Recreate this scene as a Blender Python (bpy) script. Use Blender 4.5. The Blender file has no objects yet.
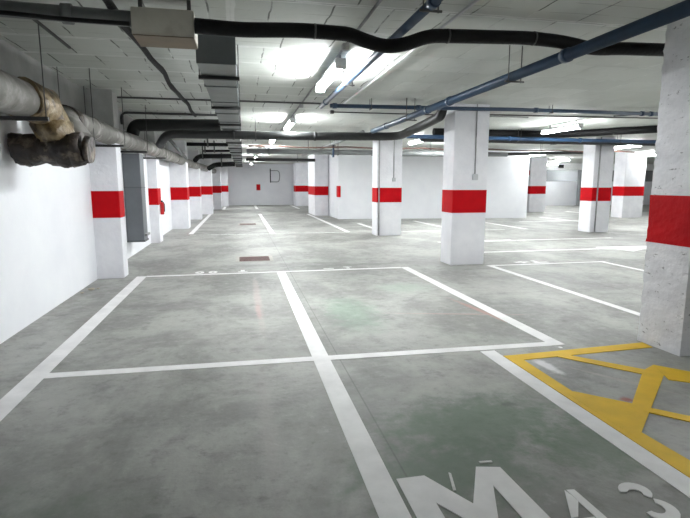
import bpy, bmesh, math, random
from mathutils import Vector, Matrix, noise as mnoise
random.seed(7)
C = bpy.context.scene.collection
CEIL = 2.92

# ------------------------------------------------------------------ materials
def mat(name, col, rough=0.6, col2=None, scale=3.0, lo=0.35, hi=0.7, bump=0.0, bscale=25.0,
        metal=0.0, spec=0.5, detail=6.0, stain=None, sscale=1.2, slo=0.55, shi=0.75, stretch=None):
    m = bpy.data.materials.new(name); m.use_nodes = True
    nt = m.node_tree; N = nt.nodes; L = nt.links
    b = N['Principled BSDF']
    b.inputs['Roughness'].default_value = rough
    b.inputs['Metallic'].default_value = metal
    b.inputs['Specular IOR Level'].default_value = spec
    b.inputs['Base Color'].default_value = (*col, 1)
    tc = N.new('ShaderNodeTexCoord'); vec = tc.outputs['Object']
    if stretch:
        mp = N.new('ShaderNodeMapping'); mp.inputs['Scale'].default_value = stretch
        L.new(vec, mp.inputs['Vector']); vec = mp.outputs['Vector']
    out = None
    def layer(prev, c2, sc, a, z, det):
        n = N.new('ShaderNodeTexNoise'); n.inputs['Scale'].default_value = sc; n.inputs['Detail'].default_value = det
        n.inputs['Roughness'].default_value = 0.6
        L.new(vec, n.inputs['Vector'])
        r = N.new('ShaderNodeMapRange'); r.inputs['From Min'].default_value = a; r.inputs['From Max'].default_value = z
        L.new(n.outputs['Fac'], r.inputs['Value'])
        mx = N.new('ShaderNodeMix'); mx.data_type = 'RGBA'
        L.new(r.outputs['Result'], mx.inputs['Factor'])
        if prev is None: mx.inputs['A'].default_value = (*col, 1)
        else: L.new(prev, mx.inputs['A'])
        mx.inputs['B'].default_value = (*c2, 1)
        return mx.outputs['Result']
    if col2: out = layer(out, col2, scale, lo, hi, detail)
    if stain: out = layer(out, stain, sscale, slo, shi, 8.0)
    if out is not None: L.new(out, b.inputs['Base Color'])
    if bump:
        n = N.new('ShaderNodeTexNoise'); n.inputs['Scale'].default_value = bscale; n.inputs['Detail'].default_value = 5
        L.new(tc.outputs['Object'], n.inputs['Vector'])
        bp = N.new('ShaderNodeBump'); bp.inputs['Strength'].default_value = bump; bp.inputs['Distance'].default_value = 0.02
        L.new(n.outputs['Fac'], bp.inputs['Height']); L.new(bp.outputs['Normal'], b.inputs['Normal'])
    return m

def emis(name, col, s):
    m = bpy.data.materials.new(name); m.use_nodes = True
    b = m.node_tree.nodes['Principled BSDF']
    b.inputs['Base Color'].default_value = (.9, .9, .9, 1)
    b.inputs['Emission Color'].default_value = (*col, 1); b.inputs['Emission Strength'].default_value = s
    return m

def floor_material():
    m = bpy.data.materials.new('polished concrete floor'); m.use_nodes = True
    nt = m.node_tree; N = nt.nodes; L = nt.links; b = N['Principled BSDF']
    tc = N.new('ShaderNodeTexCoord'); P = tc.outputs['Object']
    sep = N.new('ShaderNodeSeparateXYZ'); L.new(P, sep.inputs[0])
    def noise(sc, det=7.0, rough=.62, stretch=None, dist=0.0):
        n = N.new('ShaderNodeTexNoise'); n.inputs['Scale'].default_value = sc; n.inputs['Detail'].default_value = det
        n.inputs['Roughness'].default_value = rough; n.inputs['Distortion'].default_value = dist
        if stretch:
            mp = N.new('ShaderNodeMapping'); mp.inputs['Scale'].default_value = stretch
            L.new(P, mp.inputs['Vector']); L.new(mp.outputs[0], n.inputs['Vector'])
        else: L.new(P, n.inputs['Vector'])
        return n.outputs['Fac']
    def rng(v, a, z, o0=0.0, o1=1.0):
        r = N.new('ShaderNodeMapRange'); r.interpolation_type = 'SMOOTHSTEP'
        for k, x in (('From Min', a), ('From Max', z), ('To Min', o0), ('To Max', o1)): r.inputs[k].default_value = x
        L.new(v, r.inputs['Value']); return r.outputs['Result']
    def mixc(f, A, B):
        mx = N.new('ShaderNodeMix'); mx.data_type = 'RGBA'
        if isinstance(f, float): mx.inputs['Factor'].default_value = f
        else: L.new(f, mx.inputs['Factor'])
        for k, c in (('A', A), ('B', B)):
            if isinstance(c, tuple): mx.inputs[k].default_value = (*c, 1)
            else: L.new(c, mx.inputs[k])
        return mx.outputs['Result']
    def mth(op, a, c=None):
        n = N.new('ShaderNodeMath'); n.operation = op
        for i, v in enumerate((a, c)):
            if v is None: continue
            if isinstance(v, (int, float)): n.inputs[i].default_value = v
            else: L.new(v, n.inputs[i])
        return n.outputs[0]
    n1 = noise(0.9, 9, .65, (1, .8, 1), .4); n2 = noise(3.5, 8, .7); n3 = noise(26, 4, .6); n4 = noise(.35, 4)
    c = mixc(rng(n1, .38, .64), (.222, .224, .210), (.372, .374, .352))
    c = mixc(rng(n2, .52, .70, 0, .6), c, (.15, .152, .142))
    c = mixc(rng(n2, .25, .47, .5, 0), c, (.39, .385, .365))
    n7 = noise(9.0, 8, .75)
    c = mixc(rng(n7, .54, .70, 0, .5), c, (.16, .16, .15))
    c = mixc(rng(n7, .30, .46, .4, 0), c, (.40, .395, .375))
    c = mixc(rng(n4, .5, .7, 0, .5), c, (.37, .365, .345))
    c = mixc(rng(n3, .55, .8, 0, .35), c, (.14, .145, .14))
    # trowel streaks
    st = noise(1.0, 6, .6, (.5, 5.0, 1), .3)
    c = mixc(rng(st, .56, .72, 0, .3), c, (.19, .195, .19))
    # stains that stay where they are: centre, half sizes, angle, colour, strength
    stains = [((1.45, 2.75), (.75, .45), .1, (.10, .16, .105), .75), ((1.0, 2.25), (.6, .35), 0., (.11, .165, .115), .7),
              ((2.0, 2.35), (.45, .35), 0., (.10, .15, .10), .7), ((1.25, 5.6), (.35, .9), 0., (.20, .29, .22), .55),
              ((-1.2, 2.1), (.8, .5), 0., (.15, .19, .15), .5), ((2.3, 6.8), (.5, .4), 0., (.30, .38, .31), .5),
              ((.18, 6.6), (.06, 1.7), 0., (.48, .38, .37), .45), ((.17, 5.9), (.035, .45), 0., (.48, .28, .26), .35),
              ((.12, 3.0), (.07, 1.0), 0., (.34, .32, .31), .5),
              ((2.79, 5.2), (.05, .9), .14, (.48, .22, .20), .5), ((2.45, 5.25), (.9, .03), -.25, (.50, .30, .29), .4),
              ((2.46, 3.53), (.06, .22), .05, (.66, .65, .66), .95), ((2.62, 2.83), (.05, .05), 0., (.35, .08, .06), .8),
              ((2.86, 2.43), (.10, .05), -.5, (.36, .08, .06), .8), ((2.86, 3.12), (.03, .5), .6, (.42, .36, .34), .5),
              ((1.78, 2.93), (.10, .05), 0., (.11, .12, .11), .6), ((-.28, 2.15), (.05, .03), 0., (.10, .11, .10), .7),
              ((-.45, 2.2), (.05, .03), 0., (.17, .18, .17), .6), ((.6, 9.3), (1.6, .18), .05, (.18, .18, .17), .5),
              ((1.9, 9.0), (1.5, .15), .03, (.18, .18, .17), .5), ((3.9, 8.9), (1.3, .7), 0., (.20, .20, .19), .4)]
    wob = noise(6.0, 6, .7)
    for (cx, cy), (rx, ry), ang, colr, k in stains:
        dx = mth('SUBTRACT', sep.outputs[0], cx); dy = mth('SUBTRACT', sep.outputs[1], cy)
        ca, sa = math.cos(ang), math.sin(ang)
        u = mth('DIVIDE', mth('ADD', mth('MULTIPLY', dx, ca), mth('MULTIPLY', dy, sa)), rx)
        v = mth('DIVIDE', mth('SUBTRACT', mth('MULTIPLY', dy, ca), mth('MULTIPLY', dx, sa)), ry)
        d = mth('SQRT', mth('ADD', mth('MULTIPLY', u, u), mth('MULTIPLY', v, v)))
        d = mth('ADD', d, mth('MULTIPLY', mth('SUBTRACT', wob, .5), 1.8))
        c = mixc(rng(d, .35, 1.15, k, 0), c, colr)
    # sawn joints
    for ax, pos, w in ((0, .80, .004), (0, 5.3, .004), (1, 6.15, .004), (1, 10.9, .006), (0, -3.6, .004)):
        dd = mth('ABSOLUTE', mth('SUBTRACT', sep.outputs[ax], pos))
        c = mixc(rng(dd, w * .5, w * 2, .55, 0), c, (.10, .10, .10))
    L.new(c, b.inputs['Base Color'])
    L.new(rng(n7, .3, .7, .48, .70), b.inputs['Roughness'])
    b.inputs['Specular IOR Level'].default_value = .42
    bp = N.new('ShaderNodeBump'); bp.inputs['Strength'].default_value = .25; bp.inputs['Distance'].default_value = .01
    L.new(n3, bp.inputs['Height']); L.new(bp.outputs['Normal'], b.inputs['Normal'])
    return m

def ceiling_material():
    m = bpy.data.materials.new('whitewashed beam and block ceiling'); m.use_nodes = True
    nt = m.node_tree; N = nt.nodes; L = nt.links; b = N['Principled BSDF']
    tc = N.new('ShaderNodeTexCoord'); P = tc.outputs['Object']
    # wobble so that joints are hand-made
    nz = N.new('ShaderNodeTexNoise'); nz.inputs['Scale'].default_value = 2.2; nz.inputs['Detail'].default_value = 3
    L.new(P, nz.inputs['Vector'])
    vm = N.new('ShaderNodeVectorMath'); vm.operation = 'MULTIPLY_ADD'
    vm.inputs[1].default_value = (.07, .07, 0); L.new(nz.outputs['Color'], vm.inputs[0]); L.new(P, vm.inputs[2])
    def brick(w, h, mortar, off):
        br = N.new('ShaderNodeTexBrick'); br.offset = off; br.squash = 1.0
        br.inputs['Scale'].default_value = 1.0; br.inputs['Brick Width'].default_value = w; br.inputs['Row Height'].default_value = h
        br.inputs['Mortar Size'].default_value = mortar; br.inputs['Mortar Smooth'].default_value = .25
        br.inputs['Color1'].default_value = (.58, .60, .57, 1); br.inputs['Color2'].default_value = (.50, .52, .49, 1)
        br.inputs['Mortar'].default_value = (.62, .64, .61, 1)
        L.new(vm.outputs[0], br.inputs['Vector']); return br
    b1 = brick(.50, .70, .009, .35); b2 = brick(50.0, .235, .006, 0.0)
    nn = N.new('ShaderNodeTexNoise'); nn.inputs['Scale'].default_value = 1.7; nn.inputs['Detail'].default_value = 9
    nn.inputs['Roughness'].default_value = .65; L.new(P, nn.inputs['Vector'])
    def rng(v, a, z, o0=0.0, o1=1.0):
        r = N.new('ShaderNodeMapRange')
        for k, x in (('From Min', a), ('From Max', z), ('To Min', o0), ('To Max', o1)): r.inputs[k].default_value = x
        L.new(v, r.inputs['Value']); return r.outputs['Result']
    def mixc(f, A, B):
        mx = N.new('ShaderNodeMix'); mx.data_type = 'RGBA'; L.new(f, mx.inputs['Factor'])
        for k, c in (('A', A), ('B', B)):
            if isinstance(c, tuple): mx.inputs[k].default_value = (*c, 1)
            else: L.new(c, mx.inputs[k])
        return mx.outputs['Result']
    def mul(a, c):
        n = N.new('ShaderNodeMath'); n.operation = 'MULTIPLY'
        for i, v in enumerate((a, c)):
            if isinstance(v, (int, float)): n.inputs[i].default_value = v
            else: L.new(v, n.inputs[i])
        return n.outputs[0]
    c = b1.outputs['Color']
    # open joints only where the whitewash has missed them
    sp = N.new('ShaderNodeSeparateXYZ'); L.new(P, sp.inputs[0])
    plain = mul(rng(sp.outputs[0], 1.78, 1.84), rng(sp.outputs[1], 4.2, 4.3))       # smooth rendered field of the slab
    inv = N.new('ShaderNodeMath'); inv.operation = 'SUBTRACT'; inv.inputs[0].default_value = 1.0; L.new(plain, inv.inputs[1])
    gap = mul(rng(nn.outputs['Fac'], .45, .56), inv.outputs[0])
    n5 = N.new('ShaderNodeTexNoise'); n5.inputs['Scale'].default_value = 3.1; n5.inputs['Detail'].default_value = 4; L.new(P, n5.inputs['Vector'])
    gap2 = mul(rng(n5.outputs['Fac'], .40, .54), rng(inv.outputs[0], 0, 1, .25, 1))
    c = mixc(mul(b1.outputs['Fac'], gap2), c, (.12, .125, .115))
    c = mixc(mul(mul(b2.outputs['Fac'], gap), .7), c, (.24, .25, .23))
    b3 = brick(60.0, .70, .04, 0.0)
    c = mixc(mul(mul(b3.outputs['Fac'], .7), inv.outputs[0]), c, (.74, .75, .73))
    c = mixc(mul(mul(b1.outputs['Fac'], gap2), .35), c, (.14, .145, .135))
    c = mixc(rng(nn.outputs['Fac'], .5, .75, 0, .35), c, (.36, .38, .35))
    # grime patches
    n6 = N.new('ShaderNodeTexNoise'); n6.inputs['Scale'].default_value = .5; n6.inputs['Detail'].default_value = 8; L.new(P, n6.inputs['Vector'])
    c = mixc(rng(n6.outputs['Fac'], .52, .72, 0, .4), c, (.40, .42, .38))
    L.new(c, b.inputs['Base Color'])
    b.inputs['Roughness'].default_value = .8; b.inputs['Specular IOR Level'].default_value = .25
    bp = N.new('ShaderNodeBump'); bp.inputs['Strength'].default_value = .5; bp.inputs['Distance'].default_value = .02
    ad = N.new('ShaderNodeMath'); ad.operation = 'SUBTRACT'; L.new(nn.outputs['Fac'], ad.inputs[0]); L.new(b1.outputs['Fac'], ad.inputs[1])
    L.new(ad.outputs[0], bp.inputs['Height']); L.new(bp.outputs['Normal'], b.inputs['Normal'])
    return m

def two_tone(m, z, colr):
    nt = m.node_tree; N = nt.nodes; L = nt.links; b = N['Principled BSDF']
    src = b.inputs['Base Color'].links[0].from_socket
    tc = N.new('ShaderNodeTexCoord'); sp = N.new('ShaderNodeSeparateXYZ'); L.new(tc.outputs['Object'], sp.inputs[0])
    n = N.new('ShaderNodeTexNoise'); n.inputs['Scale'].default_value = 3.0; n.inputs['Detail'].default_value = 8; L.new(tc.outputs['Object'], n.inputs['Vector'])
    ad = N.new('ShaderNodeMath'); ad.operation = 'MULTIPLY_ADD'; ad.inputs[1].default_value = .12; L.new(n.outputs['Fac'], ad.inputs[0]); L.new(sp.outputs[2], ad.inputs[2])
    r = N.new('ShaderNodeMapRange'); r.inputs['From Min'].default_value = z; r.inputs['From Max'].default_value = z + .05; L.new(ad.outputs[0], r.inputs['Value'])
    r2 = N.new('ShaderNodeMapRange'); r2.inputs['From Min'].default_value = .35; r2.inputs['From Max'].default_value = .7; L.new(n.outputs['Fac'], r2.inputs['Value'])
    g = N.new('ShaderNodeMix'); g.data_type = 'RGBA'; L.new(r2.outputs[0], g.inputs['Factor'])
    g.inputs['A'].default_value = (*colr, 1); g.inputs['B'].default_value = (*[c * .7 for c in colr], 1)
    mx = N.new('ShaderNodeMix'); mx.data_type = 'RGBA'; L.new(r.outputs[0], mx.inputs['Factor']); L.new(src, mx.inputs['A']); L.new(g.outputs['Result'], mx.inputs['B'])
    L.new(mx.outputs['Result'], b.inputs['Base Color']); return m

def worn_paint(name, col, under, thr=.66, rough=.45):
    return mat(name, col, rough, col2=tuple(x * .82 for x in col), scale=4, stain=under, sscale=9, slo=thr, shi=thr + .08)

M = dict(
    floor=floor_material(), ceil=ceiling_material(),
    wall=mat('white painted wall', (.80, .81, .84), .55, (.74, .75, .79), 1.4, bump=.12, bscale=18, stain=(.62, .63, .66), sscale=3.0, slo=.66, shi=.9),
    wallgrey=mat('grey painted back wall', (.24, .25, .26), .6, (.20, .21, .22), 1.0, bump=.1),
    pillar=mat('white painted concrete', (.80, .80, .83), .6, (.70, .70, .74), 2.6, bump=.35, bscale=14, stain=(.48, .48, .50), sscale=11, slo=.70, shi=.82),
    rough=mat('rough white painted concrete', (.74, .74, .77), .65, (.58, .58, .61), 3.0, bump=.3, bscale=26, stain=(.22, .22, .23), sscale=16, slo=.62, shi=.70, stretch=(1, 1, 2.2)),
    red=mat('red paint', (.50, .0015, .006), .6, (.42, .001, .005), 4, bump=.12, bscale=14, spec=.12),
    red0=mat('red paint on rough concrete', (.45, .0015, .005), .6, (.36, .001, .004), 5, bump=.3, bscale=22, spec=.12),
    white=worn_paint('white road paint', (.86, .85, .85), (.50, .50, .48), .70, .6),
    faint=worn_paint('faded white road paint', (.66, .67, .66), (.40, .41, .39), .50),
    yellow=worn_paint('yellow road paint', (.80, .50, .004), (.45, .30, .03), .70, .65),
    black=mat('black rubber lagging', (.006, .006, .0065), .6, (.010, .010, .0105), 6, bump=.3, bscale=30, spec=.2),
    dark=mat('dark grey pipe', (.028, .030, .031), .5, (.020, .021, .022), 4, bump=.15),
    darkduct=mat('dark grey lagged duct', (.030, .032, .032), .6, (.024, .026, .026), 4, bump=.2),
    greypipe=mat('grey pipe with dusty skin', (.17, .18, .18), .5, (.12, .125, .125), 4, bump=.15),
    blue=mat('dark blue painted pipe', (.020, .052, .105), .38, (.016, .038, .08), 5, spec=.6),
    blue_b=mat('bright blue painted pipe', (.022, .078, .18), .45, (.018, .06, .14), 5, spec=.6),
    steel=mat('dull steel', (.30, .31, .31), .45, (.22, .23, .23), 5, metal=.6),
    rod=mat('dark threaded rod', (.09, .09, .09), .5, metal=.5),
    bar=mat('black steel hanger bar', (.015, .015, .016), .5),
    duct=mat('grey sheet metal duct', (.20, .215, .21), .5, (.16, .172, .168), 2.5, metal=.25, bump=.08),
    ductdark=mat('dark grey sheet metal', (.115, .125, .13), .55, (.09, .10, .105), 3, metal=.2, bump=.08),
    riser=mat('blue grey sheet metal', (.17, .185, .20), .5, (.14, .152, .165), 2.5, metal=.2, bump=.05),
    beige=mat('beige painted board', (.64, .61, .53), .6, (.55, .52, .45), 2.5, bump=.1, stain=(.30, .27, .21), sscale=2, slo=.6, shi=.8),
    brown=mat('brown board', (.20, .15, .095), .6, (.15, .11, .07), 3),
    lag=mat('dusty foil pipe lagging', (.17, .165, .15), .55, (.10, .095, .085), 4, bump=.5, bscale=9, stain=(.33, .32, .30), sscale=3, slo=.50, shi=.66),
    tape=mat('brown taped lagging', (.15, .10, .04), .4, (.30, .24, .15), 7, bump=1.0, bscale=16, stain=(.03, .018, .01), sscale=6, slo=.50, shi=.62),
    log=mat('dark rotten lagging', (.010, .007, .006), .5, (.04, .025, .016), 7, bump=1.0, bscale=16, stain=(.15, .12, .09), sscale=7, slo=.54, shi=.66),
    conduit=mat('grey conduit', (.36, .36, .37), .5, (.24, .24, .235), 6),
    conduitd=mat('dark conduit', (.055, .055, .055), .5),
    cond_w=mat('pale painted conduit', (.52, .52, .54), .5),
    browncable=mat('brown cable', (.09, .045, .035), .6),
    box=mat('light grey plastic', (.50, .51, .53), .4),
    rust=mat('rusty iron grating', (.16, .075, .07), .6, (.08, .045, .04), 14, bump=.5),
    frame=mat('pale concrete frame', (.42, .40, .37), .7, (.34, .33, .30), 8),
    body=mat('white lamp housing', (.80, .81, .82), .4),
    lamp=emis('fluorescent diffuser', (.955, .985, .99), 64.0),
    bottle=mat('red steel bottle', (.48, .01, .012), .3),
    blk=mat('black plastic', (.02, .02, .02), .4),
    chip=mat('concrete crumb', (.38, .35, .28), .8),
    sign=mat('white board', (.80, .81, .80), .4),
)

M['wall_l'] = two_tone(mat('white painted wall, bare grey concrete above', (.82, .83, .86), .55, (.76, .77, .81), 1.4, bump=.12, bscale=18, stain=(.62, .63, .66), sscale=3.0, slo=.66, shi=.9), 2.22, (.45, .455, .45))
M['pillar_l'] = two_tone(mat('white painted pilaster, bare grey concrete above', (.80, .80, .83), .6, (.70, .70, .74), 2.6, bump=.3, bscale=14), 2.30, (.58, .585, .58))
# ------------------------------------------------------------------ mesh helpers
def box(bm, x0, x1, y0, y1, z0, z1, bev=0.0):
    vs = [bm.verts.new((x, y, z)) for x in (x0, x1) for y in (y0, y1) for z in (z0, z1)]
    f = [(0, 1, 3, 2), (4, 6, 7, 5), (0, 4, 5, 1), (2, 3, 7, 6), (0, 2, 6, 4), (1, 5, 7, 3)]
    fs = [bm.faces.new([vs[i] for i in q]) for q in f]
    if bev:
        es = list({e for q in fs for e in q.edges})
        bmesh.ops.bevel(bm, geom=es, offset=bev, segments=2, affect='EDGES')
    return bm

def rounded(pts, rad, n=5):
    pts = [Vector(p) for p in pts]; out = [pts[0]]
    for i in range(1, len(pts) - 1):
        a, b, c = pts[i - 1], pts[i], pts[i + 1]
        r = min(rad, (a - b).length * .48, (c - b).length * .48)
        p = b + (a - b).normalized() * r; q = b + (c - b).normalized() * r
        for k in range(n + 1):
            t = k / n; out.append(p * (1 - t) ** 2 + b * 2 * t * (1 - t) + q * t * t)
    out.append(pts[-1]); return out

def tube(bm, pts, r, seg=12, rad=0.0, radii=None, squash=1.0, caps=True, wob=0.0, wob2=0.0):
    pts = rounded(pts, rad) if rad else [Vector(p) for p in pts]
    n = len(pts); rings = []
    t0 = (pts[1] - pts[0]).normalized()
    up = Vector((0, 0, 1)) if abs(t0.z) < .9 else Vector((0, 1, 0))
    u = t0.cross(up).normalized(); v = u.cross(t0)
    for i, p in enumerate(pts):
        t = (pts[min(i + 1, n - 1)] - pts[max(i - 1, 0)]).normalized()
        u = (u - t * u.dot(t)).normalized(); v = u.cross(t)
        rr = radii[i] if radii else r
        ring = []
        for k in range(seg):
            a = 2 * math.pi * k / seg
            d = u * math.cos(a) + v * math.sin(a) * squash
            q = p + d * rr
            if wob: q += d * wob * mnoise.noise(q * 5.0)
            if wob2: q += d * wob2 * mnoise.noise(q * 22.0)
            ring.append(bm.verts.new(q))
        rings.append(ring)
    for i in range(n - 1):
        for k in range(seg):
            f = bm.faces.new((rings[i][k], rings[i][(k + 1) % seg], rings[i + 1][(k + 1) % seg], rings[i + 1][k])); f.smooth = True
    if caps:
        bm.faces.new(rings[0][::-1]); bm.faces.new(rings[-1])
    return bm

def prism(bm, poly, z0, z1):
    a = 0
    for i in range(len(poly)):
        x0, y0 = poly[i]; x1, y1 = poly[(i + 1) % len(poly)]; a += x0 * y1 - x1 * y0
    if a < 0: poly = poly[::-1]
    lo = [bm.verts.new((x, y, z0)) for x, y in poly]; hi = [bm.verts.new((x, y, z1)) for x, y in poly]
    bm.faces.new(lo[::-1]); bm.faces.new(hi)
    for i in range(len(poly)):
        j = (i + 1) % len(poly); bm.faces.new((lo[i], lo[j], hi[j], hi[i]))
    return bm

def obj(name, bm, m, parent=None, label=None, loc=None):
    bmesh.ops.recalc_face_normals(bm, faces=bm.faces[:])
    me = bpy.data.meshes.new(name); bm.to_mesh(me); bm.free()
    me.materials.append(M[m] if isinstance(m, str) else m)
    o = bpy.data.objects.new(name, me); C.objects.link(o)
    if parent is not None: o.parent = parent
    if loc: o.location = loc
    if label: o['label'] = label
    return o
def BM(): return bmesh.new()
def shift(bm, dx, dy, dz):
    bmesh.ops.translate(bm, verts=bm.verts[:], vec=(dx, dy, dz)); return bm
def thing(name, label, cat, loc, group=None):
    o = bpy.data.objects.new(name, None); C.objects.link(o); o.location = loc
    o.empty_display_size = .1
    o['label'] = label; o['category'] = cat
    if group: o['group'] = group
    return o
def tag(o, label, cat, group=None):
    o['label'] = label; o['category'] = cat
    if group: o['group'] = group
    return o
def struct(name, bm, m, label=None):
    o = obj(name, bm, m); o['kind'] = 'structure'
    if label: o['label'] = label
    return o

# ------------------------------------------------------------------ room shell
floor = struct('floor', box(BM(), -5, 36, -7, 38, -.2, 0), 'floor', 'grey polished concrete floor with painted bay markings')
struct('ceiling', box(BM(), -5, 36, -7, 38, CEIL, CEIL + .1), 'ceil', 'whitewashed concrete block ceiling with open joints')
wl = BM(); prism(wl, [(-2.27, -7), (-2.27, 18), (-1.95, 26), (-1.35, 36.5), (-1.35, 38), (-5, 38), (-5, -7)], 0, CEIL)
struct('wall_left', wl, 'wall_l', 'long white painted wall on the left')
struct('wall_far', box(BM(), -1.35, 4.9, 36.5, 38, 0, CEIL), 'wall', 'white end wall at the far end of the aisle')
wc = BM(); prism(wc, [(4.12, 21.1), (12.5, 20.15), (12.5, 28), (4.9, 28), (4.9, 38), (4.75, 38), (4.75, 24.1), (4.12, 24.1)], 0, CEIL)
struct('wall_middle', wc, 'wall', 'wide blank white wall behind the middle pillars')
struct('wall_back', box(BM(), 4.9, 36, 34.5, 38, 0, CEIL), 'wallgrey', 'grey wall at the far right end')
struct('wall_right', box(BM(), 35, 36, -7, 34.5, 0, CEIL), 'wall')
struct('wall_front', box(BM(), -2.27, 35, -7, -6.5, 0, CEIL), 'wall')
struct('trim_1', box(BM(), 14.5, 35, 31.3, 31.6, 0, 1.68), 'wall', 'low white parapet wall in front of the grey far wall')
struct('trim_2', box(BM(), 20.4, 35, 31.2, 31.5, 2.46, CEIL), 'sign', 'white lintel above the grey far opening')

# ------------------------------------------------------------------ floor paint (parts of the floor)
T = .0025
_pc = [0]
def paint(name, polys, m='white', label=None, h=T):
    bm = BM()
    _pc[0] += 1
    for i, p in enumerate(polys): prism(bm, p, 0, h + _pc[0] * .00006 + i * .0003)
    return obj(name, bm, m, floor, label)
def ly(x, y0, y1, w=.14): return [(x - w / 2, y0), (x + w / 2, y0), (x + w / 2, y1), (x - w / 2, y1)]
def lx(y, x0, x1, w=.11, y2=None):
    y2 = y if y2 is None else y2
    return [(x0, y - w / 2), (x1, y2 - w / 2), (x1, y2 + w / 2), (x0, y + w / 2)]
lines = [
    (ly(-1.62, -3, 8.53, .15), 'long white bay line nearest the left wall'),
    (ly(.645, -3, 8.5, .145), 'long white bay line down the middle of the foreground'),
    (ly(2.89, 4.0, 8.53, .14), 'white bay line running from the corner by the yellow hatching'),
    (lx(8.51, -1.55, 2.82, .09), 'thin white line closing the two nearest bays'),
    (lx(4.15, -1.55, 2.82, .11, 4.05), 'white line crossing between the nearest bays'),
    (ly(2.15, -3, 3.98, .14), 'white bay line edging the yellow hatching'),
    (ly(4.5, 4.1, 8.40, .11), 'white bay line behind the nearest pillar'),
    (lx(8.36, 4.44, 6.93, .08), 'white line closing the bay behind the nearest pillar'),
    (ly(6.87, 4.1, 8.32, .10), 'white bay line on the far side of the bay behind the nearest pillar'),
    (lx(12.1, 5.0, 10.2, .13), 'white line across the aisle beyond the right bays'),
    (lx(10.08, 4.7, 8.3, .12), 'white line just beyond the right bays'),
    (lx(15.25, -1.5, 3.3, .07), 'faint white line closing the far left bays'),
    (lx(15.1, 4.75, 8.6, .08), 'faint white line beyond the second row pillar'),
    (ly(-1.5, 15.6, 26, .14), 'white far bay line beside the left pilasters'),
    (ly(.93, 15.3, 25.5, .15), 'white far bay line in the middle of the aisle'),
    (ly(3.3, 15.3, 25, .14), 'white far bay line running to the corner pier'),
    (ly(4.42, 15.2, 18.6, .14), 'short white far bay line by the second row pillar'),
    (ly(6.95, 15.1, 19.4, .15), 'short white far bay line before the blank white wall'),
    (ly(9.4, 15.1, 19.6, .15), None), (ly(13.4, 17.2, 20.5, .16), None), (ly(17.6, 21.6, 24.5, .16), None),
    (ly(16.0, 24, 29, .16), None), (lx(18.2, 11, 15.5, .14), None),
    (ly(.98, 30.5, 36, .16), None), (ly(3.5, 30.5, 36, .16), None), (ly(-1.0, 30.5, 34, .16), None)]
for p, lb in lines:
    faintl = lb is not None and 'faint' in lb
    paint('painted_line', [p], 'faint' if faintl else 'white', lb)
paint('painted_arrow', [[(8.1, 10.06), (8.32, 10.36), (10.9, 10.30), (10.9, 9.86), (9.1, 9.78), (8.62, 9.52), (8.5, 9.9)]], 'white', 'thick white arrow mark', h=.0035)
paint('painted_arrow', [[(5.9, 12.1), (6.1, 12.28), (7.15, 12.26), (7.15, 11.98), (6.1, 11.95)]], 'white', 'worn white block mark on the line beyond', h=.0035)
# yellow hatching
paint('yellow_hatching', [
    [(2.225, -3), (2.36, -3), (2.365, 2.1), (2.35, 2.42), (2.33, 3.02), (2.345, 3.70), (2.345, 3.83), (2.225, 3.83)],
    [(2.345, 3.70), (3.70, 3.76), (3.72, 3.90), (2.345, 3.83)],
    [(2.36, 2.10), (2.36, 2.42), (2.60, 2.22), (3.9, 1.0), (3.75, .9)][:0] or [(2.27, 3.0), (2.27, 2.36), (2.34, 2.40), (2.47, 2.51), (2.60, 2.66), (2.60, 2.77), (2.34, 3.03)],
    [(2.47, 2.51), (3.36, 3.26), (3.34, 3.37), (3.16, 3.28), (2.56, 2.73)],
    [(2.67, 3.72), (2.80, 3.73), (3.19, 3.29), (3.11, 3.19)],
    [(3.20, 3.07), (3.34, 3.37), (3.78, 2.86), (3.64, 2.76)],
    [(2.58, 2.65), (2.67, 2.68), (3.5, 1.84), (3.42, 1.76)]], 'yellow', 'yellow hatched no-parking zone', h=T)
paint('paint_spot', [[(2.86 + .02 * math.cos(k * .6), 3.93 + .02 * math.sin(k * .6)) for k in range(10)]], 'white', 'small white paint spot by the bay corner')
paint('paint_spot', [[(.985, 2.10), (1.0, 2.10), (1.035, 2.24), (1.025, 2.25)], [(1.23, 2.30), (1.30, 2.295), (1.30, 2.31), (1.23, 2.315)]], 'faint', 'thin white paint flecks inside the top of the letter M')
# letter M and the stencilled figures 4 3
paint('painted_letter', [[(.74, 1.45), (.74, 2.25), (.89, 2.25), (1.035, 1.985), (1.19, 2.27), (1.315, 2.24), (1.345, 1.45),
                          (1.22, 1.45), (1.20, 2.10), (1.045, 1.74), (.865, 2.03), (.86, 1.45)]], 'white', 'large white letter M')
paint('painted_number', [[(1.535, 1.99), (1.575, 1.985), (1.585, 1.70), (1.54, 1.70), (1.535, 1.93)],
                         [(1.525, 1.99), (1.535, 1.90), (1.46, 1.80), (1.425, 1.80)],
                         [(1.43, 1.785), (1.53, 1.785), (1.53, 1.755), (1.43, 1.755)]], 'white', 'white stencilled figure 4')
def arc(cx, cy, rx, ry, a0, a1, w0, w1, n=14):
    o, i = [], []
    for k in range(n + 1):
        t = k / n; a = math.radians(a0 + (a1 - a0) * t); w = w0 + (w1 - w0) * math.sin(math.pi * t)
        o.append((cx + (rx + w / 2) * math.cos(a), cy + (ry + w / 2) * math.sin(a)))
        i.append((cx + (rx - w / 2) * math.cos(a), cy + (ry - w / 2) * math.sin(a)))
    return o + i[::-1]
paint('painted_number', [arc(1.855, 1.905, .055, .050, 165, -55, .034, .058), arc(1.86, 1.775, .06, .062, 58, -170, .034, .058)],
      'white', 'white stencilled figure 3')
def marks(x0, y, ws, h=.16):
    ps = []
    for dx, w in ws: ps.append(arc(x0 + dx, y, w, h * .5, 0, 350, .05, .05, 16))
    return ps
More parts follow.
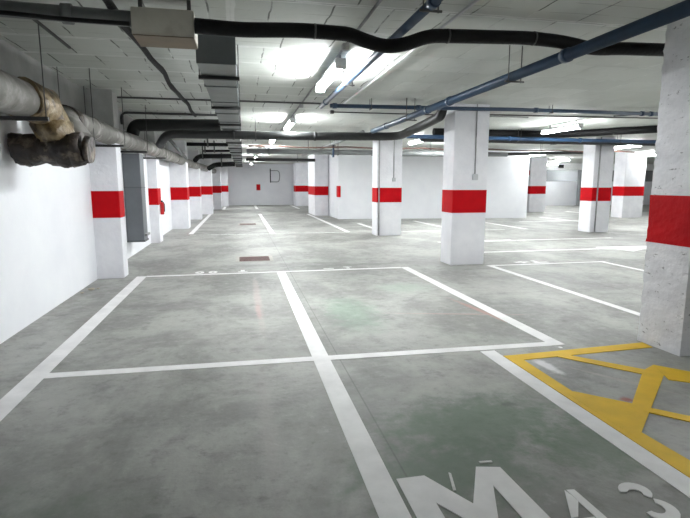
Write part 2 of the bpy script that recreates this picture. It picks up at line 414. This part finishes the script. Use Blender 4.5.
paint('painted_number', marks(-.72, 8.70, [(0, .05), (.22, .05)]) + [ly(.0, 8.62, 8.80, .07), lx(8.64, -.08, .08, .04)], 'white', 'small white bay number beyond the left bay')
paint('painted_number', [lx(8.66, 1.42, 1.60, .07), lx(8.76, 1.80, 1.95, .06), ly(1.86, 8.60, 8.78, .06)], 'faint', 'small worn bay number beyond the middle bay')
paint('painted_number', [lx(8.62, 5.15, 5.45, .10), lx(8.52, 5.5, 5.8, .10), ly(5.6, 8.5, 8.75, .08), ly(5.3, 8.5, 8.7, .08)], 'white', 'small white bay number behind the nearest pillar')

# ------------------------------------------------------------------ pillars
def rough_box(w, d, z0, z1, amp, seed, grow=0.0):
    """subdivided box whose edges and faces are chipped by a position noise"""
    bm = BM(); nx, ny, nz = 10, 8, max(2, int((z1 - z0) / .035))
    def P(x, y, z):
        q = Vector((x, y, z + seed))
        ex = min(abs(x - w / 2), abs(x + w / 2)); ey = min(abs(y - d / 2), abs(y + d / 2))
        edge = 1.0 if max(ex, ey) < .02 else .3
        a = amp * edge * (mnoise.noise(q * 14) * .7 + mnoise.noise(q * 38) * .6 - .35)
        n = Vector((x / (w / 2) if ex < 1e-6 else 0, y / (d / 2) if ey < 1e-6 else 0, 0))
        return Vector((x, y, z)) + n * (a + grow)
    ring_pts = []
    for i in range(nx): ring_pts.append((-w / 2 + w * i / nx, -d / 2))
    for i in range(ny): ring_pts.append((w / 2, -d / 2 + d * i / ny))
    for i in range(nx): ring_pts.append((w / 2 - w * i / nx, d / 2))
    for i in range(ny): ring_pts.append((-w / 2, d / 2 - d * i / ny))
    rings = []
    for k in range(nz + 1):
        z = z0 + (z1 - z0) * k / nz
        rings.append([bm.verts.new(P(x, y, z)) for x, y in ring_pts])
    n = len(ring_pts)
    for k in range(nz):
        for i in range(n): bm.faces.new((rings[k][i], rings[k][(i + 1) % n], rings[k + 1][(i + 1) % n], rings[k + 1][i]))
    bm.faces.new(rings[0][::-1]); bm.faces.new(rings[-1]); return bm

def pillar(x0, x1, y0, y1, label, group, near=False, band=(.965, 1.40), conduit=None, box_z=None, corner=None, rough=True):
    cx, cy, w, d = (x0 + x1) / 2, (y0 + y1) / 2, x1 - x0, y1 - y0
    t = thing('pillar', label, 'pillar', (cx, cy, 0), group)
    if near:
        obj('shaft', rough_box(w, d, 0, CEIL, .010, 3.1), 'rough', t)
        obj('red_band', rough_box(w, d, band[0], band[1], .010, 3.1, .004), 'red0', t, 'red painted band')
    else:
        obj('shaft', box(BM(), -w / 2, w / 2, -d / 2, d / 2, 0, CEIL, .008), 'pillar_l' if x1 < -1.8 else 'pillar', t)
        obj('red_band', box(BM(), -w / 2 - .003, w / 2 + .003, -d / 2 - .003, d / 2 + .003, band[0], band[1], .008), 'red', t, 'red painted band')
    if conduit is not None:
        bm = BM(); tube(bm, [(conduit, -d / 2 - .012, CEIL), (conduit, -d / 2 - .012, box_z + .05)], .011, 8)
        obj('conduit', bm, 'conduit', t, 'thin grey conduit')
        obj('switch_box', box(BM(), conduit - .05, conduit + .05, -d / 2 - .05, -d / 2, box_z - .05, box_z + .06, .008), 'box', t, 'small grey switch box')
    if corner:
        bm = BM(); tube(bm, [(-w / 2 + corner, -d / 2 - .022, CEIL), (-w / 2 + corner, -d / 2 - .022, .02)], .02, 10)
        obj('conduit', bm, 'conduit', t, 'grey conduit down the corner')
    return t
G = 'white pillars with a red band'
pillar(3.735, 4.42, 3.50, 3.98, 'nearest pillar at the right edge, rough chipped white with wide red band', G, near=True)
pillar(3.80, 4.47, 8.56, 9.05, 'white pillar with red band standing second nearest, grey switch box above its band', G, conduit=.08, box_z=1.62)
pillar(3.86, 4.60, 13.95, 14.5, 'white pillar with red band and corner conduit, directly before the blank middle wall', G, conduit=.12, box_z=1.62, corner=.05)
pillar(10.68, 11.36, 13.65, 14.2, 'white pillar with red band left of the nearest pillar, dark conduit down its face', G, corner=.17)
pillar(16.7, 17.75, 19.3, 20.0, 'white pillar with red band just behind the conduit pillar on the right', G)
pillar(15.2, 16.15, 24.3, 25.1, 'distant white pillar with red band and extinguisher, right of the blank wall', G)
pillar(3.46, 4.10, 23.5, 25.9, 'deep white pier with red band by the left corner of the blank wall', G)
pillar(3.72, 4.60, 34.3, 35.6, 'farthest free white pillar with red band near the end wall', G)
GP = 'white pilasters along the left wall'
pillar(-2.30, -1.87, 8.43, 8.76, 'nearest white pilaster on the left wall with red band, by the grey riser', GP)
pillar(-2.30, -2.05, 13.4, 13.9, 'slim white pilaster with red band between grey riser and the wider pilasters', GP)
pillar(-2.30, -1.74, 17.5, 18.2, 'third white pilaster from the camera on left wall, red band', GP)
pillar(-2.2, -1.66, 22.0, 22.7, 'fourth white pilaster from the camera on left wall, red band', GP)
pillar(-2.1, -1.38, 25.8, 26.5, 'fifth white pilaster from the camera on left wall, red band', GP)
pillar(-1.9, -1.12, 30.8, 31.5, 'sixth white pilaster from the camera on left wall, red band', GP)
pillar(-1.5, -.80, 35.0, 35.8, 'last white pilaster of the left wall by the end wall, red band', GP)
# red band that returns round the corner of the blank wall
tag(obj('wall_band', box(BM(), 4.112, 4.21, 21.066, 21.5, .94, 1.42, 0), 'red'), 'short red painted patch on left corner of the blank middle wall', 'painted band')
tag(obj('wall_band', box(BM(), 1.14, 1.42, 36.49, 36.5, 1.05, 1.48, 0), 'red'), 'small red square on the white end wall', 'painted band')

# ------------------------------------------------------------------ lamps
def lamp_proto(L):
    t = thing('fluorescent_lamp', '', 'lamp', (0, 0, 0), 'fluorescent batten lamps under the ceiling')
    h = L / 2
    obj('housing', box(BM(), -.06, .06, -h, h, -.05, 0, .008), 'body', t)
    bm = BM(); tube(bm, [(0, -h + .01, -.075), (0, h - .01, -.075)], .05, 16, squash=.8)
    obj('diffuser', bm, 'lamp', t, 'glowing white diffuser')
    for s in (-1, 1):
        obj('end_cap', box(BM(), -.062, .062, s * h - .012, s * h + .012, -.115, -.0, .005), 'body', t)
        obj('bracket', box(BM(), .025, .045, s * h * .7 - .02, s * h * .7 + .02, 0, .08), 'conduit', t)
    return t
def copy_tree(o, parent=None):
    c = o.copy(); C.objects.link(c)
    if parent: c.parent = parent
    for ch in o.children: copy_tree(ch, c)
    return c
lamp = lamp_proto(1.4)
spots = [(1.10, 6.2, 'nearest glowing lamp tube under the ceiling, by the blue pipes'),
         (1.10, 11.2, 'second lamp of the central row, just before the dark cross pipe'),
         (.98, 15.0, 'third lamp of the central row, just past the dark cross pipe'),
         (.88, 19.7, 'fourth lamp of the central row'),
         (.80, 25.2, 'fifth and smallest lamp of the central row'),
         (.75, 32.2, 'last lamp of the central row near the end wall'),
         (7.45, 10.75, 'long bright lamp between the second pillar and the nearest pillar'),
         (13.0, 15.1, 'bright lamp above the conduit pillar on the right'),
         (12.8, 20.1, 'small lamp over the right corner of the blank wall'),
         (17.3, 24.7, 'wide bright lamp before the white lintel'),
         (18.0, 19.3, 'small lamp at far right beside the nearest pillar'),
         (5.3, 14.6, 'lamp half hidden behind the second nearest pillar'),
         (7.45, 5.2, 'lamp outside the frame beyond the nearest pillar'),
         (13.0, 8.0, 'added fill lamp outside the frame on the far right'),  # this lamp and the ones below are added to raise the light level
         (20.0, 29.5, 'added fill lamp far off in front of the low parapet'),
         (24.0, 17.0, 'added fill lamp outside the frame at the right wall'),
         (7.4, 16.5, 'added fill lamp hidden behind the second nearest pillar over the far bays'),
         (24.5, 33.2, 'added fill lamp behind the white lintel at far right'),  # added to brighten the grey wall behind the parapet
         (8.5, -1.5, 'added fill lamp behind the camera on the right'),
         (20.0, 9.0, 'added fill lamp far outside the frame on the right')]
for i, (x, y, lb) in enumerate(spots):
    o = lamp if i == 0 else copy_tree(lamp)
    o.location = (x, y, CEIL - .08); o['label'] = lb

# ------------------------------------------------------------------ overhead services
def pipe(name, label, cat, pts, r, m, rad=0.0, seg=14, couplings=(), hangers=(), cm=None, group=None, cr=1.28, clen=.07, squash=1.0, wob=0.0, hr=.006):
    """couplings / hangers: fractions are world points on the pipe; hangers go up to the ceiling"""
    p0 = Vector(pts[0]); base = (p0.x, p0.y, p0.z)
    t = thing(name, label, cat, base, group)
    bm = BM(); tube(bm, [Vector(p) - p0 for p in pts], r, seg, rad, squash=squash, wob=wob); obj('pipe_run', bm, m, t)
    def at(axis, v):
        for a, b in zip(pts[:-1], pts[1:]):
            lo, hi = sorted((a[axis], b[axis]))
            if lo <= v <= hi and hi - lo > 1e-6:
                s = (v - a[axis]) / (b[axis] - a[axis]); q = Vector(a).lerp(Vector(b), s); return q, (Vector(b) - Vector(a)).normalized()
        return None
    for axis, v in couplings:
        q = at(axis, v)
        if not q: continue
        q, d = q; bm = BM(); tube(bm, [q - d * clen / 2 - p0, q + d * clen / 2 - p0], r * cr, seg); obj('coupling', bm, cm or m, t)
    for axis, v in hangers:
        q = at(axis, v)
        if not q: continue
        q, d = q; s = Vector((-d.y, d.x, 0)).normalized() * (r + .02)
        for k in (-1, 1):
            bm = BM(); e = q + s * k - p0; tube(bm, [(e.x, e.y, CEIL - p0.z), (e.x, e.y, q.z - r - .02 - p0.z)], hr, 6)
            obj('hanger_rod', bm, 'rod', t)
        bm = BM(); a = q - s * 1.5 - p0; b = q + s * 1.5 - p0
        tube(bm, [(a.x, a.y, q.z - r - .008 - p0.z), (b.x, b.y, q.z - r - .008 - p0.z)], .010, 6)
        obj('hanger_bar', bm, 'rod', t)
    return t

# black sagging lagged pipe across the front
pipe('lagged_pipe', 'thick black lagged pipe crossing the front ceiling with a sag around the blue pipe', 'pipe',
     [(-.30, 4.15, 2.69), (.04, 4.15, 2.68), (.5, 4.15, 2.705), (.90, 4.15, 2.70), (1.02, 4.15, 2.66), (1.2, 4.15, 2.615), (1.38, 4.15, 2.645), (1.58, 4.15, 2.725),
      (1.95, 4.15, 2.74), (2.50, 4.15, 2.76), (2.85, 4.15, 2.745), (3.15, 4.15, 2.70), (3.42, 4.13, 2.715), (4.6, 4.11, 2.74)], .056, 'black', rad=.12,
     couplings=[(0, .62), (0, 1.75), (0, 2.55)], cm='conduitd', cr=1.06, clen=.015)
pipe('ceiling_pipe', 'dark grey pipe under the ceiling at upper left, running to the beige box', 'pipe',
     [(-2.26, 4.15, 2.735), (-.76, 4.22, 2.73)], .056, 'greypipe', couplings=[(0, -1.2)])
bm = BM(); tube(bm, [(-2.27, 4.02, 2.66), (-1.6, 4.05, 2.672), (-1.2, 4.06, 2.655), (-.75, 4.06, 2.65)], .016, 8, .1)
tag(obj('cable', bm, 'black'), 'black cable slung under the dark grey pipe at upper left', 'cable')
# beige boxed duct
t = thing('boxed_duct', 'beige box hung under the ceiling at the end of the grey duct, brown underneath', 'duct', (-.53, 4.32, 2.60))
obj('casing', box(BM(), -.225, .225, -.17, .17, .004, .20, .006), 'beige', t)
for sx in (-1, 1): obj('hanger_strap', box(BM(), sx * .18 - .015, sx * .18 + .015, -.02, .02, .20, CEIL - 2.60), 'rod', t)
obj('bottom_panel', box(BM(), -.22, .22, -.165, .165, 0, .006), 'brown', t, 'brown underside panel')
# grey ventilation duct
t = thing('ventilation_duct', 'long grey sheet metal duct running down the aisle under the ceiling', 'duct', (-.18, 4.95, 2.60))
def ductx(y): return .006 * (y - 4.95)
bm = BM(); y0, y1 = 4.96, 34.0
w = .175
vs = []
for y in (y0, y1):
    s = ductx(y)
    vs.append([bm.verts.new((s + a, y - 4.95, z)) for a, z in ((-w, 0), (w, 0), (w, .245), (-w, .245))])
for i in range(4): bm.faces.new((vs[0][i], vs[0][(i + 1) % 4], vs[1][(i + 1) % 4], vs[1][i]))
bm.faces.new(vs[0]); bm.faces.new(vs[1][::-1]); obj('duct_run', bm, 'duct', t)
obj('end_plate', box(BM(), -w - .004, w + .004, 0, .012, -.004, .248), 'ductdark', t, 'dark grey end plate')
y = 6.05
while y < 33:
    s = ductx(y); obj('flange', box(BM(), s - w - .012, s + w + .012, y - 4.95, y - 4.95 + .022, -.010, .248), 'ductdark', t); y += 1.12
y = 5.48
while y < 33:
    s = ductx(y); obj('support_bar', box(BM(), s - w - .03, s + w + .03, y - 4.95, y - 4.95 + .05, -.036, -.002), 'bar', t)
    for k in (-1, 1):
        bm = BM(); tube(bm, [(s + k * (w + .022), y - 4.925, -.02), (s + k * (w + .022), y - 4.925, CEIL - 2.60)], .005, 6)
        obj('hanger_rod', bm, 'rod', t)
    y += 2.1
# black cable snaking to the cross duct
pts = []
for k in range(30):
    y = 2.5 + k * .27; pts.append((-.90 + .014 * math.sin(y * 2.3) + .016 * (y - 4) + .008 * math.sin(y * 5.1), y, 2.802 + .008 * math.sin(y * 3.1)))
bm = BM(); tube(bm, pts, .030, 9, wob=.012)
tag(obj('cable', bm, 'black'), 'thick black cable snaking along the ceiling left of the grey duct', 'cable')
# thin conduits
def conduit(label, pts, r=.014, m='conduitd', rad=.12, saddles=()):
    t = thing('conduit', label, 'conduit', pts[0]); p0 = Vector(pts[0])
    bm = BM(); tube(bm, [Vector(p) - p0 for p in pts], r, 8, rad); obj('tube', bm, m, t)
    for (x, y, z) in saddles:
        obj('junction_box', box(BM(), x - .035 - p0.x, x + .035 - p0.x, y - .035 - p0.y, y + .035 - p0.y, z - .035 - p0.z, CEIL - .001 - p0.z, .005), m, t)
    return t
conduit('thin dark conduit crossing the ceiling with a bent left end, nearer one', [(-2.0, 8.3, 2.80), (-2.0, 8.8, 2.885), (1.05, 8.8, 2.87), (1.45, 8.75, 2.885)][:0] or [(-2.0, 8.8, 2.76), (-2.0, 8.8, 2.868), (1.45, 8.75, 2.868)], .016)
conduit('thin dark conduit with a bent left end crossing the ceiling above the dark oval duct', [(-2.24, 10.75, 2.66), (-2.24, 10.75, 2.885), (-.372, 10.75, 2.885)], .022)
conduit('grey conduit feeding the central row of lamps', [(1.10, 2.5, 2.897), (1.10, 33, 2.897)], .013, 'conduit', 0, [(1.10, 5.25, 2.89), (1.12, 9.2, 2.89)])
conduit('pale conduit along the ceiling right of the short blue pipe', [(1.82, 2.5, 2.89), (1.82, 8.8, 2.89)], .013, 'cond_w', 0)
conduit('thin dark conduit from the short conduit box toward the long blue pipe', [(1.80, 9.85, 2.89), (6.0, 9.8, 2.89)], .012, 'conduitd', 0, [(1.80, 9.85, 2.89)])
conduit('thin dark conduit across the right ceiling by the bright lamp', [(4.8, 9.7, 2.903), (9.6, 9.4, 2.903)], .013)
conduit('thin dark conduit running diagonally across the right ceiling', [(7.65, 9.3, 2.898), (8.3, 8.5, 2.898), (8.9, 6.9, 2.898)], .013)
# blue sprinkler pipes
G = 'blue water pipes under the ceiling'
pipe('water_pipe', 'short dark blue pipe passing above the black sag', 'pipe', [(1.37, 2.0, 2.76), (1.345, 8.36, 2.76)], .036, 'blue',
     couplings=[(1, 3.5), (1, 7.9)], hangers=[(1, 3.55), (1, 6.3)], group=G)
pipe('water_pipe', 'long blue pipe running from upper right past the nearest pillar toward the middle', 'pipe', [(2.86, 1.5, 2.62), (2.83, 10.3, 2.62), (2.82, 10.6, 2.62)], .052, 'blue',
     couplings=[(1, 4.1), (1, 6.6), (1, 7.4), (1, 9.6)], hangers=[(1, 4.95), (1, 8.2)], group=G, cr=1.18)
pipe('water_pipe', 'slim dark blue cross pipe in front of the second nearest pillar', 'pipe',
     [(1.5, 8.40, 2.785), (3.4, 8.42, 2.805), (5.0, 8.42, 2.825), (9.0, 8.42, 2.828)], .034, 'blue', couplings=[(0, 1.58), (0, 3.05), (0, 5.3), (0, 7.55), (0, 7.75)], hangers=[(0, 2.2), (0, 5.6)], group=G, cr=1.35)
pipe('water_pipe', 'brighter blue cross pipe beyond the dark duct on the right', 'pipe', [(4.1, 12.12, 2.675), (12.6, 12.12, 2.66)], .048, 'blue_b', couplings=[(0, 6.9), (0, 9.0)], hangers=[(0, 7.2), (0, 10.2)], group=G)
pipe('water_pipe', 'grey blue pipe continuing down the aisle beyond the dark cross pipe', 'pipe', [(2.95, 12.0, 2.74), (2.7, 22, 2.74)], .05, 'greypipe', hangers=[(1, 15.6), (1, 18.8)], group=G)
# dark main cross pipe curving forward to the second nearest pillar, with its left elbow
pipe('drain_pipe', 'large dark grey pipe crossing the whole aisle and curving forward to a pillar', 'pipe',
     [(-1.60, 11.1, 2.30), (-1.42, 10.80, 2.50), (1.4, 10.80, 2.505), (3.2, 10.75, 2.53), (3.45, 10.6, 2.54), (3.58, 9.4, 2.66), (3.60, 8.72, 2.72), (3.60, 8.66, 2.90)], .088, 'dark', rad=.30, seg=18,
     couplings=[(0, -.1), (0, 1.6)], hangers=[(0, .35)], cr=1.08, clen=.05)
# wide dark oval duct behind
t = pipe('oval_duct', 'wide dark oval duct from the left wall into the grey duct', 'duct', [(-2.14, 11.2, 2.52), (-2.08, 11.2, 2.70), (-.37, 11.2, 2.735)], .125, 'darkduct', rad=.15, seg=20)
# dark duct far right
pipe('lagged_duct', 'large dark lagged duct above the brighter blue pipe at the right', 'duct',
     [(4.9, 12.35, 2.825), (8.6, 12.35, 2.825), (9.3, 11.4, 2.825), (11.0, 9.6, 2.825)], .09, 'black', rad=.5, hangers=[(0, 6.1)])
pipe('lagged_duct', 'straight grey duct beyond the brighter blue pipe at the right', 'duct', [(4.9, 13.3, 2.74), (13.5, 13.3, 2.74)], .09, 'dark', hangers=[(0, 6.5), (0, 9)])
# far cross pipes
pipe('drain_pipe', 'dark grey cross pipe above the blank wall, second after the main one', 'pipe', [(.25, 17.5, 2.60), (9.9, 17.5, 2.60)], .085, 'greypipe', couplings=[(0, 1.0), (0, 3.2)], hangers=[(0, 3.4)])
pipe('drain_pipe', 'thin dark cross pipe near the end of the aisle', 'pipe', [(.3, 23.0, 2.58), (3.4, 23.0, 2.58)], .07, 'dark', hangers=[(0, 2.6)])
pts = [( .3 + k * .5, 15.6, 2.63 + .02 * math.sin(k * 1.3)) for k in range(28)]
pipe('cable', 'wavy brown cable crossing the aisle beyond the dark main pipe', 'cable', pts, .022, 'browncable', hangers=[(0, 2.1), (0, 6.1), (0, 10.1)])
pipe('drain_pipe', 'brownish cross pipe over the blank wall on the right', 'pipe', [(4.9, 18.6, 2.62), (8.2, 18.6, 2.62), (13.6, 17.2, 2.72)], .06, 'dark', hangers=[(0, 6.0)])
pipe('drain_pipe', 'short vertical blue stub pipe above the corner pier', 'pipe', [(3.2, 17.3, 2.42), (3.2, 17.3, 2.92)], .035, 'blue')
# pipe tangle on the left, beyond the main pipe
pipe('branch_pipe', 'upper black bar pipe beside the grey duct beyond the main pipe', 'pipe', [(-1.5, 15.6, 2.66), (-.32, 15.6, 2.66)], .055, 'black', hangers=[(0, -.9)], hr=.02)
pipe('branch_pipe', 'second black bar pipe beside the grey duct beyond the main pipe', 'pipe', [(-1.15, 17.4, 2.58), (-.30, 17.4, 2.60)], .04, 'black', hangers=[(0, -1.1), (0, -.8)], hr=.02)
pipe('branch_pipe', 'black branch pipe with a bent left end beside the grey duct', 'pipe', [(-1.55, 18.9, 2.34), (-1.45, 19.2, 2.50), (-.28, 19.2, 2.52)], .085, 'black', rad=.15, hangers=[(0, -1.3)], hr=.02)
pipe('branch_pipe', 'farthest black branch pipe beside the grey duct', 'pipe', [(-1.35, 23.6, 2.20), (-1.1, 24, 2.38), (-.2, 24, 2.42)], .11, 'black', rad=.2, hangers=[(0, -.8)], hr=.025)
pipe('branch_pipe', 'slanting grey branch pipe left of the black bars', 'pipe', [(-1.72, 13.6, 2.62), (-1.62, 16.4, 2.30)], .045, 'greypipe')

# ------------------------------------------------------------------ lagged pipes along the left wall
t = pipe('lagged_pipe', 'fat dusty lagged pipe at upper left ending in a brown taped elbow', 'pipe',
     [(-1.93, 1.5, 2.27), (-1.93, 2.3, 2.27), (-1.93, 3.1, 2.27), (-1.93, 3.9, 2.27), (-1.93, 4.7, 2.27), (-1.93, 5.3, 2.27)], .16, 'lag', seg=24, wob=.03, couplings=[], group=None)
p0 = Vector((-1.93, 1.5, 2.27))
bm = BM(); tube(bm, [Vector(p) - p0 for p in [(-1.93, 5.2, 2.27), (-1.93, 5.82, 2.27), (-1.86, 5.78, 1.95)]], .185, 24, .33, wob=.05)
obj('elbow', bm, 'tape', t, 'brown taped elbow bending down')
bm = BM(); tube(bm, [Vector(p) - p0 for p in [(-1.88, 5.76, 2.12), (-1.87, 5.76, 2.02), (-1.865, 5.76, 1.92)]], .205, 24, wob=.05); obj('tape_wrap', bm, 'tape', t, 'crumpled tape around the joint')
def trapeze(t, y, z, x0, x1, rods, p0):
    obj('support_bar', box(BM(), x0 - p0.x, x1 - p0.x, y - .02 - p0.y, y + .02 - p0.y, z - .035 - p0.z, z - p0.z), 'bar', t, 'black support bar')
    for x in rods:
        bm = BM(); tube(bm, [(x - p0.x, y - p0.y, z - .03 - p0.z), (x - p0.x, y - p0.y, CEIL - p0.z)], .005, 6); obj('hanger_rod', bm, 'rod', t)
trapeze(t, 5.10, 2.10, -2.25, -1.68, (-1.70, -2.18), p0)
obj('ceiling_rail', box(BM(), -1.70 - p0.x - .012, -1.70 - p0.x + .012, 4.95 - p0.y, 5.95 - p0.y, CEIL - .02 - p0.z, CEIL - p0.z), 'rod', t)
bm = BM(); tube(bm, [(-1.93 - p0.x, 4.72 - p0.y, .13), (-1.93 - p0.x, 4.72 - p0.y, .20)], .035, 12); obj('valve_stub', bm, 'blk', t)
# crossing rotten header
t = thing('header_pipe', 'dark rotten lagged header pipe sticking out of the left wall under the taped elbow', 'pipe', (-2.25, 5.72, 1.855))
bm = BM(); tube(bm, [(.03 + i * .02, 0, .004 * math.sin(i)) for i in range(33)], .163, 36, wob=.04, wob2=.022); obj('pipe_run', bm, 'log', t)
bm = BM(); tube(bm, [(.69, 0, 0), (.75, 0, -.005)], .145, 26, wob=.04); obj('end_cap', bm, 'log', t, 'dark open end')
bm = BM(); tube(bm, [(.57, 0, 0), (.60, 0, 0), (.66, 0, 0)], .175, 26, wob=.05); obj('tape_wrap', bm, 'log', t)
# second lagged pipe
t = pipe('lagged_pipe', 'long dusty lagged pipe running away along the left wall, starting behind the header pipe', 'pipe',
     [(-1.93, 6.35, 2.23), (-1.96, 9.0, 2.25), (-1.94, 13, 2.29), (-1.85, 20, 2.27), (-1.45, 30, 2.25)], .148, 'lag', seg=22, wob=.02,
     couplings=[(1, 7.4), (1, 9.4), (1, 12.5), (1, 16)], cr=1.06, clen=.04)
p0 = Vector((-1.93, 6.35, 2.23))
bm = BM(); tube(bm, [Vector(p) - p0 for p in [(-1.93, 6.6, 2.23), (-1.93, 6.28, 2.235), (-1.70, 6.10, 1.97)]], .135, 22, .22, wob=.03)
obj('elbow', bm, 'lag', t, 'pale elbow bending down into the header')
bm = BM(); tube(bm, [Vector(p) - p0 for p in [(-1.93, 6.52, 2.235), (-1.93, 6.36, 2.235)]], .16, 22, wob=.03)
obj('tape_wrap', bm, 'log', t, 'dark brown collar')
for y, z, x0, x1 in ((6.95, 2.08, -2.2, -1.80), (8.2, 2.085, -2.25, -1.70), (9.9, 2.10, -2.25, -1.66), (12.6, 2.12, -2.2, -1.70)):
    trapeze(t, y, z, x0, x1, (x1 + .015, x0 + .05), p0)
# grey wall riser
t = thing('duct_riser', 'flat blue grey metal riser on the left wall behind the nearest pilaster', 'duct', (-2.14, 10.8, 0))
obj('duct_run', box(BM(), -.125, .20, -.12, .30, .34, 2.10, .006), 'riser', t)
obj('flange', box(BM(), -.126, .205, -.125, .30, 1.42, 1.44), 'ductdark', t)
obj('flange', box(BM(), -.126, .215, -.13, .30, .335, .37), 'ductdark', t)
obj('bracket', box(BM(), .20, .25, -.05, .30, .45, .49), 'steel', t)

# ------------------------------------------------------------------ small things
def manhole(y0, lb):
    t = thing('drain_cover', lb, 'drain cover', (.24, y0, 0), 'rusty drain covers in the aisle floor')
    bm = BM()
    for a in (box(bm, -.37, -.30, -.36, .36, 0, .006), box(bm, .30, .37, -.36, .36, 0, .006), box(bm, -.30, .30, -.36, -.31, 0, .006), box(bm, -.30, .30, .31, .36, 0, .006)): pass
    obj('frame', bm, 'frame', t)
    bm = BM(); box(bm, -.30, .30, -.31, .31, 0, .003)
    for k in range(9): box(bm, -.29, .29, -.29 + k * .067, -.29 + k * .067 + .035, .003, .008)
    obj('grating', bm, 'rust', t, 'rusty slotted grating')
manhole(10.12, 'rusty drain cover in the floor just beyond the nearest bays')
manhole(19.1, 'second rusty drain cover further down the aisle')
def extinguisher(x, y, z, lb, s=1.0):
    t = thing('fire_extinguisher', lb, 'fire extinguisher', (x, y, z))
    bm = BM(); tube(bm, [(0, 0, 0), (0, 0, .03), (0, 0, .36 * s), (0, 0, .42 * s), (0, 0, .44 * s)], .07 * s, 16, radii=[.06 * s, .07 * s, .07 * s, .045 * s, .02 * s]); obj('cylinder', bm, 'bottle', t)
    obj('valve', box(BM(), -.03 * s, .03 * s, -.03 * s, .05 * s, .44 * s, .50 * s, .005), 'blk', t)
    bm = BM(); tube(bm, [(.03 * s, 0, .46 * s), (.09 * s, -.02, .38 * s), (.085 * s, -.02, .1 * s)], .014 * s, 8, .06); obj('hose', bm, 'blk', t)
    return t
extinguisher(-1.99, 13.6, .72, 'small fire extinguisher hung on the slim left pilaster', .72)
extinguisher(15.13, 24.6, .55, 'dark fire extinguisher on the distant pillar right of the blank wall', 1.3)
t = tag(obj('safety_sign', box(BM(), 15.16, 15.195, 24.4, 24.75, 1.98, 2.22), 'red'), 'small red sign high on the distant pillar above the extinguisher', 'sign')
tag(obj('safety_sign', box(BM(), 21.6, 22.0, 31.17, 31.2, 2.60, 2.82), 'blk'), 'small black panel on the white lintel at far right', 'sign')
# dark pole at the far opening
t = thing('door_post', 'dark grey post at right end of the low far parapet', 'post', (23.4, 31.0, 0))
obj('post_body', box(BM(), -.28, .28, -.15, .15, 0, 2.46, .01), 'wallgrey', t); obj('base_plate', box(BM(), -.34, .34, -.2, .2, 0, .02), 'ductdark', t)
# wall bracket loop on the end wall
t = thing('mounted_hose_bracket', 'thin dark loop bracket high on the white end wall', 'bracket', (2.15, 36.45, 1.6))
bm = BM(); tube(bm, [(0, 0, 0), (0, 0, .95), (0, 0, .99)], .035, 8); obj('post_body', bm, 'dark', t)
bm = BM(); tube(bm, [(0, 0, .85), (.6, 0, .85), (.68, 0, .5), (.6, 0, .05), (0, 0, .05)], .022, 8, .15); obj('loop', bm, 'greypipe', t)
# crumbs at the foot of the left wall
bm = BM(); bmesh.ops.create_icosphere(bm, subdivisions=2, radius=.05)
for v in bm.verts: v.co *= 1 + .35 * mnoise.noise(v.co * 30); v.co.z *= .35
shift(bm, 0, 0, .018)
c0 = obj('concrete_crumb', bm, 'chip', loc=(-2.12, 7.55, 0)); tag(c0, 'larger pale concrete crumb at the foot of the left wall', 'rubble', 'concrete crumbs by the left wall')
for x, y, s, lb in ((-2.19, 7.35, .55, 'smaller crumb just in front of the larger one by the wall'), (-2.05, 7.62, .5, 'small crumb right of the larger one by the wall')):
    c = c0.copy(); C.objects.link(c); c.location = (x, y, 0); c.scale = (s, s, s); c['label'] = lb

# ------------------------------------------------------------------ camera, world, view
cam = bpy.data.cameras.new('camera'); co = bpy.data.objects.new('camera', cam); C.objects.link(co)
cam.sensor_width = 36; cam.lens = 497.0 / 690 * 36; cam.clip_end = 200
co.location = (0, 0, 1.5)
co.rotation_euler = (math.radians(90 - 8.58), 0, -math.radians(11.80))
sc = bpy.context.scene; sc.camera = co
w = bpy.data.worlds.new('world'); sc.world = w; w.use_nodes = True
w.node_tree.nodes['Background'].inputs[0].default_value = (.8, .9, 1, 1); w.node_tree.nodes['Background'].inputs[1].default_value = 0.02
sc.view_settings.view_transform = 'Standard'; sc.view_settings.look = 'None'
sc.view_settings.exposure = 1.95; sc.view_settings.gamma = 1.0; sc.view_settings.use_curve_mapping = False
